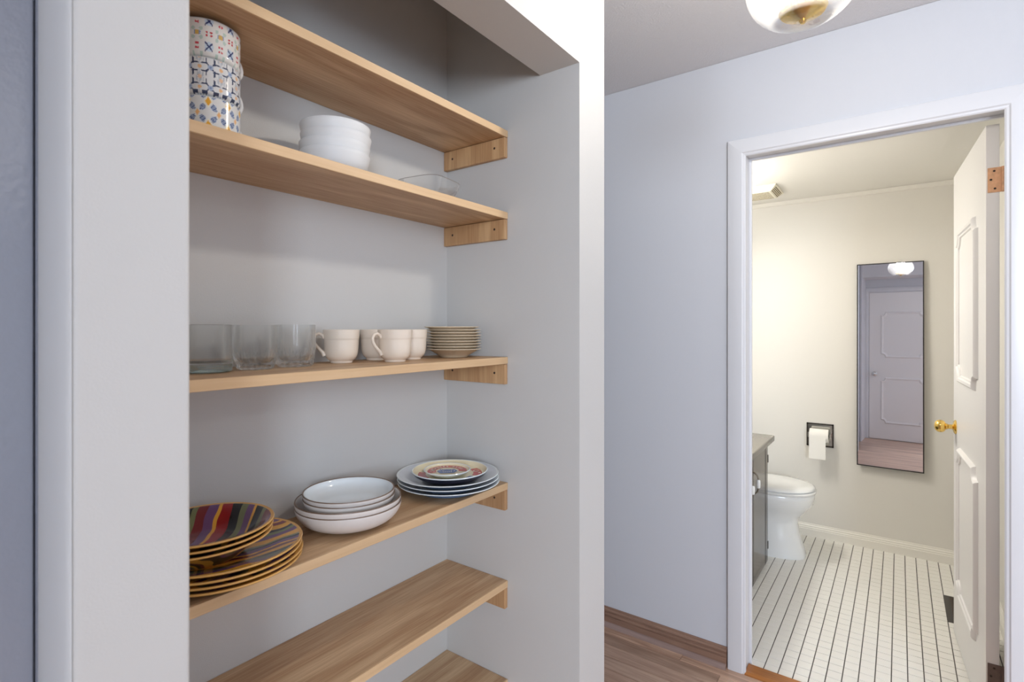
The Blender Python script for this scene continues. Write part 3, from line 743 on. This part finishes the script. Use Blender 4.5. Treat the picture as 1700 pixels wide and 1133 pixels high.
def sb_prof():
    R, Hh, t = 0.072, 0.052, 0.0035
    P = [(0, 0.002), (0.030, 0.002), (0.031, 0), (0.036, 0), (0.038, 0.003), (0.053, 0.009), (0.0625, 0.018), (0.0672, 0.028), (0.0690, 0.036), (0.0708, 0.044), (R, Hh-0.0015), (R-0.001, Hh), (R-t, Hh-0.001), (0.0660, 0.036), (0.0590, 0.022), (0.048, 0.013), (0.034, 0.0075), (0, 0.0065)]
    return P
wb = MB().lathe(sb_prof(), 72).build('white_bowl', M['matt_white'], smooth=50)
for k in range(4):
    o = wb if k == 0 else copy_tree(wb)
    o.location = (0.682+(0.0, 0.001, 0.003, 0.002)[k], 0.965+(0, 0.001, -0.001, 0)[k], Z2+0.0004+0.0195*k)
    tag(o, 'plain white cereal bowl, %s of its stack of four' % ('bottom', 'second from the bottom', 'third from the bottom', 'topmost')[k], 'bowl', 'plain white bowls')
# clear glass dish with rounded square plan
def glass_dish():
    R, Hh = 0.070, 0.056
    n = 64; prof = [(0.0, 0.0015, 1), (0.40, 0.0, 1), (0.56, 0.003, 1), (0.80, 0.020, 1), (0.96, Hh*0.75, 1), (1.0, Hh-0.001, 1), (0.985, Hh, 1), (0.955, Hh-0.001, 1), (0.915, Hh*0.72, 1), (0.76, 0.021, 1), (0.52, 0.0065, 1), (0.0, 0.0055, 1)]
    m = MB(); vs = []; fs = []
    for (q_, z, _) in prof:
        for k in range(n):
            a = 2*PI*k/n; p = 4.5
            rr = R*q_/((abs(math.cos(a))**p+abs(math.sin(a))**p)**(1/p))*0.93
            vs.append((rr*math.cos(a), rr*math.sin(a), z))
    for j in range(len(prof)-1):
        for k in range(n): fs.append((j*n+k, j*n+(k+1) % n, (j+1)*n+(k+1) % n, (j+1)*n+k))
    m.add(vs, fs); return m
gd = glass_dish().build('glass_dish', M['dishglass'], smooth=40); gd.location = (0.958, 0.962, Z2+0.0003); gd.rotation_euler = (0, 0, 0.15)
tag(gd, 'clear glass dish at the right end of the second shelf', 'dish')

# ------------------------------------------------------------------ shelf 3: tumblers, mugs, saucers
Z3 = shelf_z[2]
def cut_tumbler(R, Hh, rb, nf, label, loc, rz):
    seg = nf*8; rows = 34; m = MB(); vs = []; fs = []
    def rad(a, z):
        q_ = z/Hh
        base = rb+(R-rb)*min(1, (q_/0.38))**0.55
        r = base
        tooth = abs(((a*nf/(2*PI)) % 1)-0.5)*2        # 1 at ridge, 0 at valley
        if q_ < 0.62 and q_ > 0.05:
            hgt = 0.24+0.36*tooth
            if q_ < hgt: r -= 0.0055*(1-tooth)*min(1, (hgt-q_)*8)
        if 0.06 < q_ < 0.22:
            dz = abs((((q_-0.06)/0.08) % 1)-0.5)*2
            dt = abs(((a*nf*1.0/(2*PI)+((q_-0.06)/0.16)) % 1)-0.5)*2
            r += 0.0022*(dt-0.5)+0.0016*(dz-0.5)
        return r
    zs_ = [Hh*i/rows for i in range(rows+1)]
    for z in zs_:
        for k in range(seg):
            a = 2*PI*k/seg; r = rad(a, z)-(0.001 if z == 0 else 0); vs.append((r*math.cos(a), r*math.sin(a), z))
    no = len(zs_)
    inn = [(R-0.0022, Hh), (R-0.0028, Hh*0.55), (R-0.0050, Hh*0.26), (rb-0.005, 0.013), (rb*0.5, 0.0105)]
    for r, z in inn:
        for k in range(seg):
            a = 2*PI*k/seg; vs.append((r*math.cos(a), r*math.sin(a), z))
    tot = no+len(inn)
    for j in range(tot-1):
        for k in range(seg): fs.append((j*seg+k, j*seg+(k+1) % seg, (j+1)*seg+(k+1) % seg, (j+1)*seg+k))
    fs.append(tuple(range(seg-1, -1, -1))); fs.append(tuple(range((tot-1)*seg, tot*seg)))
    m.add(vs, fs)
    o = m.build('cut_glass_tumbler', M['glass'], smooth=10); o.location = loc; o.rotation_euler = (0, 0, rz)
    return tag(o, label, 'glass', 'cut glass tumblers')
cut_tumbler(0.0395, 0.084, 0.0300, 16, 'cut glass tumbler between the thick-based glass and the other cut tumbler', (0.524, 0.990, Z3+0.0002), 0.1)
cut_tumbler(0.0385, 0.085, 0.0330, 14, 'cut glass tumbler right beside the leftmost cream mug', (0.612, 0.998, Z3+0.0002), 0.4)
P = [(0, 0.0150), (0.0393, 0.0150), (0.0395, 0.083), (0.0388, 0.084), (0.0372, 0.0835), (0.0365, 0.022), (0.031, 0.0172), (0, 0.0168)]
tb = thing('thick_base_tumbler', 'straight clear tumbler with thick bluish base, leftmost glass', 'glass', (0.435, 0.985, Z3+0.0002))
MB().lathe(P, 56).build('glass_wall', M['glass'], tb, smooth=40, org=(0, 0, 0))
MB().lathe([(0, 0.0004), (0.034, 0.0004), (0.0388, 0.0024), (0.0393, 0.0125), (0.0389, 0.0145), (0, 0.0145)], 56).build('thick_base', M['glassbase'], tb, smooth=30, org=(0, 0, 0.0))
tb.children[0].name = 'glass_wall'

def cream_mug(label, loc, rz):
    t = thing('cream_mug', label, 'mug', loc, group='cream mugs on the middle shelf'); t.rotation_euler = (0, 0, rz)
    Hh = 0.0745
    P = [(0, 0.002), (0.018, 0.002), (0.020, 0), (0.0235, 0), (0.0245, 0.002), (0.0245, 0.0045), (0.0300, 0.0085), (0.0340, 0.0150), (0.0362, 0.0240), (0.0370, 0.034), (0.0375, 0.0500),
         (0.0378, 0.0525), (0.0385, 0.0540), (0.0388, 0.0555), (0.0393, 0.0660), (0.0400, Hh-0.0008), (0.0393, Hh), (0.0378, Hh-0.001), (0.0358, 0.052), (0.0345, 0.030), (0.031, 0.0165), (0.024, 0.0095), (0, 0.0075)]
    MB().lathe(P, 56).build('body', M['cream_c'], t, smooth=38, org=(0, 0, 0))
    path = [(0.0365, 0, 0.056), (0.041, 0, 0.0625), (0.048, 0, 0.0655), (0.0555, 0, 0.0630), (0.0595, 0, 0.0555), (0.0585, 0, 0.0465), (0.053, 0, 0.0375), (0.046, 0, 0.0300), (0.040, 0, 0.0240), (0.0365, 0, 0.0165)]
    MB().tube(path, [0.0042, 0.0036, 0.0034, 0.0034, 0.0034, 0.0034, 0.0035, 0.0037, 0.0042, 0.0048], 10, ref=(0, 1, 0)).build('handle', M['cream_c'], t, smooth=60, org=(0, 0, 0))
    return t
ma = cream_mug('cream mug beside the cut glass tumbler, handle to the left', (0.7345, 1.015, Z3+0.0003), math.radians(155))
for lbm, loc, rz in (('cream mug at the back, half hidden between two others', (0.852, 1.037, Z3+0.0003), 1.2),
                     ('cream mug in front with curled handle pointing left', (0.833, 0.948, Z3+0.0003), math.radians(172)),
                     ('cream mug next to the pile of saucers', (0.922, 0.989, Z3+0.0003), 0.9)):
    copy_tree(ma, loc, rz, lbm)
P, sg = plate_prof(0.0735, 0.0235, 0.034, 0.003, 0.52, 0.0022)
sc0 = MB().lathe(P, 64, mi=sg).build('saucer', [M['saucer_under'], M['cream_s'], M['cream_s']], smooth=50)
for k in range(9):
    o = sc0 if k == 0 else copy_tree(sc0)
    o.location = (1.050+(0.001*((k*7) % 3-1) if k < 8 else -0.008), 0.962+(0.001*((k*5) % 3-1)), Z3+0.0004+0.0073*k)
    tag(o, 'cream saucer, %s of the pile of nine' % (ORD[k] if k < 8 else 'topmost and slightly shifted'), 'saucer', 'cream saucers')

# ------------------------------------------------------------------ globe lamp
gl = thing('globe_ceiling_lamp', 'clear seeded glass globe lamp with brass fittings hanging from the hall ceiling', 'lamp', (GLOBE[0], GLOBE[1], ZC))
gx, gy, gz = GLOBE
Rg = 0.108; ob = 0.80
pr_ = [(Rg*math.sin(a), gz+Rg*ob*(-math.cos(a))) for a in [i*PI/26 for i in range(0, 23)]]
sh = MB().lathe([(max(r, 0.0) if i else 0, z) for i, (r, z) in enumerate(pr_)], 64, (gx, gy, 0)).build('glass_globe', M['shade'], gl, smooth=60)
rt = pr_[-1][0]; zt = pr_[-1][1]
MB().lathe([(0, zt+0.030), (rt*0.7, zt+0.030), (rt+0.004, zt+0.022), (rt+0.005, zt-0.004), (rt+0.002, zt-0.006)], 40, (gx, gy, 0)).build('collar', M['brass2'], gl, smooth=40)
MB().lathe([(0.008, zt+0.029), (0.008, ZC-0.03)], 16, (gx, gy, 0)).build('stem', M['brass2'], gl, smooth=60)
MB().lathe([(0.008, ZC-0.034), (0.030, ZC-0.030), (0.055, ZC-0.016), (0.062, ZC-0.0005), (0, ZC-0.0005)], 40, (gx, gy, 0)).build('canopy', M['brass2'], gl, smooth=60)
zc = gz-0.071
MB().lathe([(0, zc-0.014), (0.004, zc-0.0135), (0.0068, zc-0.010), (0.0062, zc-0.006), (0.014, zc-0.003), (0.029, zc+0.004), (0.041, zc+0.008), (0.045, zc+0.014), (0.043, zc+0.018), (0.0, zc+0.017)], 40, (gx, gy, 0)).build('brass_cap', M['brass'], gl, smooth=35)
for k in range(3):
    a = k*2*PI/3+0.5
    MB().tube([(gx+0.027*math.cos(a), gy+0.027*math.sin(a), zc+0.012), (gx+0.027*math.cos(a), gy+0.027*math.sin(a), zt+0.02)], 0.002, 8, ref=(1, 0, 0)).build('rod', M['brass2'], gl, smooth=60)
for k in range(2):
    a = k*PI+1.2; bx_, by_ = gx+0.036*math.cos(a), gy+0.036*math.sin(a)
    MB().lathe([(0, gz-0.030), (0.010, gz-0.027), (0.017, gz-0.015), (0.017, gz-0.003), (0.010, gz+0.014), (0.007, gz+0.022), (0.007, gz+0.04), (0, gz+0.04)], 20, (bx_, by_, 0)).build('bulb', M['bulb'], gl, smooth=60)

# ------------------------------------------------------------------ bathroom things
# mirror
mr = thing('wall_mirror', 'tall narrow frameless-looking mirror with thin black frame on the bathroom wall', 'mirror', (3.921, 0.0480, 1.131))
mr['label'] = 'tall narrow mirror with a thin black frame on the bathroom wall'
hw, hh = 0.1595, 0.616
mv = MB().add([(-0.0004, -hw, -hh), (-0.0004, hw, -hh), (-0.0004, hw, hh), (-0.0004, -hw, hh)], [(0, 1, 2, 3)])
# the sheet leans a little inside its frame, as the reflection in the photograph shows
d_, t_ = 0.0315, 0.018
mv = MB().add([(-0.004+y*d_+z*t_*1.0, y, z) for y, z in ((-hw, -hh), (hw, -hh), (hw, hh), (-hw, hh))], [(0, 1, 2, 3)])
mv.build('mirror_sheet', M['mirror'], mr, org=(0, 0, 0), keep=True)
fm = MB()
def fp(y, z, dx): return (-0.004+y*d_+z*t_+dx, y, z)
t_w = 0.0055
for (ya, yb, za, zb_) in ((-hw-t_w, -hw, -hh-t_w, hh+t_w), (hw, hw+t_w, -hh-t_w, hh+t_w), (-hw, hw, -hh-t_w, -hh), (-hw, hw, hh, hh+t_w)):
    vs = [fp(y, z, dx) for dx in (-0.004, 0.003) for y in (ya, yb) for z in (za, zb_)]
    fm.add(vs, [(0, 1, 3, 2), (4, 6, 7, 5), (0, 4, 5, 1), (2, 3, 7, 6), (0, 2, 6, 4), (1, 5, 7, 3)])
fm.build('frame', M['black'], mr, org=(0, 0, 0))
# toilet paper holder
tp = thing('toilet_paper_holder', 'chrome recessed toilet paper holder on the bathroom wall', 'holder', (XB, 0.414, 0.664))
a = MB(); y0, y1, z0, z1 = 0.338, 0.490, 0.590, 0.740
for bx in ((y0, y1, z1-0.009, z1), (y0, y1, z0, z0+0.009), (y0, y0+0.009, z0, z1), (y1-0.009, y1, z0, z1)):
    a.box(XB-0.006, XB-0.0003, *bx)
a.build('frame', M['chromedark'], tp, bevel=0.0012)
MB().box(XB-0.0014, XB-0.0004, y0+0.009, y1-0.009, z0+0.009, z1-0.009).build('back_plate', M['chrome'], tp)
for yy in (y0+0.012, y1-0.020):
    MB().box(XB-0.058, XB-0.002, yy, yy+0.008, 0.655, 0.685).build('arm', M['chrome'], tp, bevel=0.003)
MB().lathe([(0, y0+0.012), (0.006, y0+0.012), (0.006, y1-0.014), (0, y1-0.014)], 14, (XB-0.048, 0, 0.668), axis='Y').build('spindle', M['chrome'], tp, smooth=40)
rp = thing('toilet_paper_roll', 'white toilet paper roll with a sheet hanging down, in the chrome holder', 'toilet paper', (XB-0.048, 0.414, 0.668))
r_ = MB().lathe([(0.019, -0.052), (0.043, -0.052), (0.043, 0.052), (0.019, 0.052), (0.019, -0.052)], 40, axis='Y')
r_.build('roll', M['paper'], rp, smooth=40, org=(0, 0, 0))
sheet = MB(); pts = [(-0.0430, 0.0), (-0.0437, -0.02), (-0.0455, -0.06), (-0.047, -0.100), (-0.0475, -0.142)]
vs = [(x_, y_, z_) for x_, z_ in pts for y_ in (-0.040, 0.052)]+[(x_+0.0008, y_, z_) for x_, z_ in pts for y_ in (-0.040, 0.052)]
n = len(pts); fs = []
for i in range(n-1):
    fs += [(2*i, 2*i+1, 2*i+3, 2*i+2), (2*n+2*i, 2*n+2*i+2, 2*n+2*i+3, 2*n+2*i+1), (2*i, 2*i+2, 2*n+2*i+2, 2*n+2*i), (2*i+1, 2*n+2*i+1, 2*n+2*i+3, 2*i+3)]
fs += [(0, 2*n, 2*n+1, 1), (2*n-2, 2*n-1, 4*n-1, 4*n-2)]
sheet.add(vs, fs).build('hanging_sheet', M['paper'], rp, org=(0, 0, 0))

# toilet, bowl pointing towards -Y
tl = thing('toilet', 'white porcelain toilet beside the dark vanity', 'toilet', (3.555, 0.75, 0))
def ell_loft(sections, seg=44):
    """sections: (z, cx, y_front, y_back, half_width, squareness)"""
    vs = []; fs = []
    for (z, cx, yf, yb, hwid, p) in sections:
        cy = (yf+yb)/2; ry = abs(yb-yf)/2
        for k in range(seg):
            a_ = 2*PI*k/seg; c_, s_ = math.cos(a_), math.sin(a_)
            vs.append((cx+hwid*math.copysign(abs(c_)**(2/p), c_), cy+ry*math.copysign(abs(s_)**(2/p), s_), z))
    n_ = len(sections)
    for j in range(n_-1):
        for k in range(seg): fs.append((j*seg+k, j*seg+(k+1) % seg, (j+1)*seg+(k+1) % seg, (j+1)*seg+k))
    fs += [tuple(range(seg-1, -1, -1)), tuple(range((n_-1)*seg, n_*seg))]
    return MB().add(vs, fs)
cx = 3.555
ell_loft([(0, cx, 0.447, 1.02, 0.122, 2.8), (0.012, cx, 0.445, 1.02, 0.123, 2.8), (0.05, cx, 0.455, 1.02, 0.117, 2.6), (0.12, cx, 0.475, 1.02, 0.108, 2.5), (0.19, cx, 0.488, 1.02, 0.106, 2.4), (0.235, cx, 0.478, 1.02, 0.116, 2.4),
          (0.275, cx, 0.440, 1.02, 0.140, 2.3), (0.315, cx, 0.410, 1.02, 0.165, 2.2), (0.350, cx, 0.400, 1.02, 0.176, 2.2), (0.372, cx, 0.398, 1.02, 0.180, 2.2), (0.380, cx, 0.402, 1.02, 0.176, 2.2)]).build('bowl', M['white'], tl, smooth=50)
ell_loft([(0.384, cx, 0.396, 0.86, 0.182, 2.2), (0.388, cx, 0.392, 0.86, 0.186, 2.2), (0.396, cx, 0.391, 0.86, 0.187, 2.2), (0.400, cx, 0.396, 0.86, 0.182, 2.2)]).build('seat', M['white'], tl, smooth=50)
ell_loft([(0.4035, cx, 0.402, 0.86, 0.178, 2.2), (0.407, cx, 0.397, 0.86, 0.183, 2.2), (0.414, cx, 0.399, 0.86, 0.181, 2.2), (0.422, cx, 0.412, 0.85, 0.168, 2.2), (0.426, cx, 0.45, 0.83, 0.13, 2.2), (0.4272, cx, 0.52, 0.78, 0.06, 2.0)]).build('lid', M['white'], tl, smooth=50)
MB().box(cx-0.168, cx+0.185, 0.90, 1.115, 0.37, 0.70).build('tank', M['white'], tl, bevel=0.02, bseg=4, smooth=40)
MB().box(cx-0.175, cx+0.195, 0.89, 1.12, 0.701, 0.735).build('tank_lid', M['white'], tl, bevel=0.01, bseg=3, smooth=40)

# vanity
vn = thing('vanity_cabinet', 'dark wood bathroom vanity with grooved doors, left inside the doorway', 'cabinet', (2.9, 0.85, 0))
VX0, VX1, VY = 2.43, 3.345, 0.628
MB().box(VX0, VX1, VY, 1.125, 0.0, 0.700).build('body', M['vanity'], vn, bevel=0.002)
def vdoor(x0, x1, hx, hinge_x):
    d = MB(); d.box(x0, x1, VY-0.014, VY-0.0005, 0.012, 0.695)
    n_ = 3; ww = (x1-x0)
    dd = d.build('cabinet_door', M['vanity'], vn, bevel=0.0025)
    for gxx in ((x0+0.055, x0+0.075, x1-0.075, x1-0.055)):
        MB().box(gxx, gxx+0.0035, VY-0.0146, VY-0.0136, 0.012, 0.695).build('groove', M['black'], dd)
    # bail handle with white ceramic grip
    hz = 0.56
    pth = [(hx, VY-0.014, hz+0.058), (hx, VY-0.030, hz+0.054), (hx, VY-0.043, hz+0.040), (hx, VY-0.048, hz+0.020), (hx, VY-0.048, hz-0.020), (hx, VY-0.043, hz-0.040), (hx, VY-0.030, hz-0.054), (hx, VY-0.014, hz-0.058)]
    h_ = MB().tube(pth, 0.0038, 10, ref=(1, 0, 0)).build('handle', M['pewter'], dd, smooth=60)
    h_['label'] = 'curved metal bail with a white ceramic grip'
    g2 = MB().lathe([(0.004, -0.022), (0.0085, -0.019), (0.0098, 0), (0.0085, 0.019), (0.004, 0.022)], 18, (hx, VY-0.048, hz))
    h_.data.materials.append(M['white'])
    # grip joined into the handle mesh
    bm = bmesh.new(); bm.from_mesh(h_.data); o_ = ORG[h_.name]; nv = len(bm.verts)
    vv = [bm.verts.new((x_-o_[0], y_-o_[1], z_-o_[2])) for x_, y_, z_ in g2.v]
    for f in g2.f:
        ff = bm.faces.new([vv[i] for i in f]); ff.material_index = 1; ff.smooth = True
    bmesh.ops.recalc_face_normals(bm, faces=bm.faces)
    bm.to_mesh(h_.data); bm.free()
    for zz in (0.60, 0.10):
        MB().box(hinge_x-0.004, hinge_x+0.006, VY-0.016, VY+0.002, zz-0.022, zz+0.022).build('hinge', M['black'], dd, bevel=0.001)
vdoor(2.892, VX1-0.002, 2.922, VX1+0.0025)
vdoor(VX0+0.002, 2.872, 2.795, VX0-0.004)
ct = MB().box(VX0-0.03, 3.375, 0.583, 1.128, 0.7005, 0.735).build('countertop', M['counter'], vn, bevel=0.008, bseg=3, smooth=40)
ct['label'] = 'grey-brown stone top'

# exhaust fan grille on the bathroom ceiling
vt = thing('ceiling_fan_grille', 'cream louvred exhaust grille on the bathroom ceiling', 'vent', (3.538, 0.716, ZB))
xc, yc = 3.538, 0.716; ro, ri, dz = 0.1325, 0.098, 0.036
vs = [(xc+sx*r, yc+sy*r, z) for r, z in ((ro, ZB), (ro, ZB-0.006), (ri, ZB-dz)) for sx, sy in ((-1, -1), (1, -1), (1, 1), (-1, 1))]
fs = [(j*4+k, j*4+(k+1) % 4, (j+1)*4+(k+1) % 4, (j+1)*4+k) for j in range(2) for k in range(4)]+[(8, 9, 10, 11), (3, 2, 1, 0)]
MB().add(vs, fs).build('cover', M['vent'], vt)
for k in range(7):
    x_ = xc-ri+0.015+k*0.0275
    MB().box(x_, x_+0.006, yc-ri+0.012, yc+ri-0.012, ZB-dz-0.001, ZB-dz+0.002).build('slot', M['ventdark'], vt)
for k in range(4):
    f_ = 0.2+k*0.19; z_ = ZB-0.006-(dz-0.006)*f_; y_ = yc-ro+(ro-ri)*f_
    MB().box(xc-ri*0.95, xc+ri*0.95, y_-0.0015, y_+0.002, z_-0.002, z_+0.001).build('slot', M['ventdark'], vt)
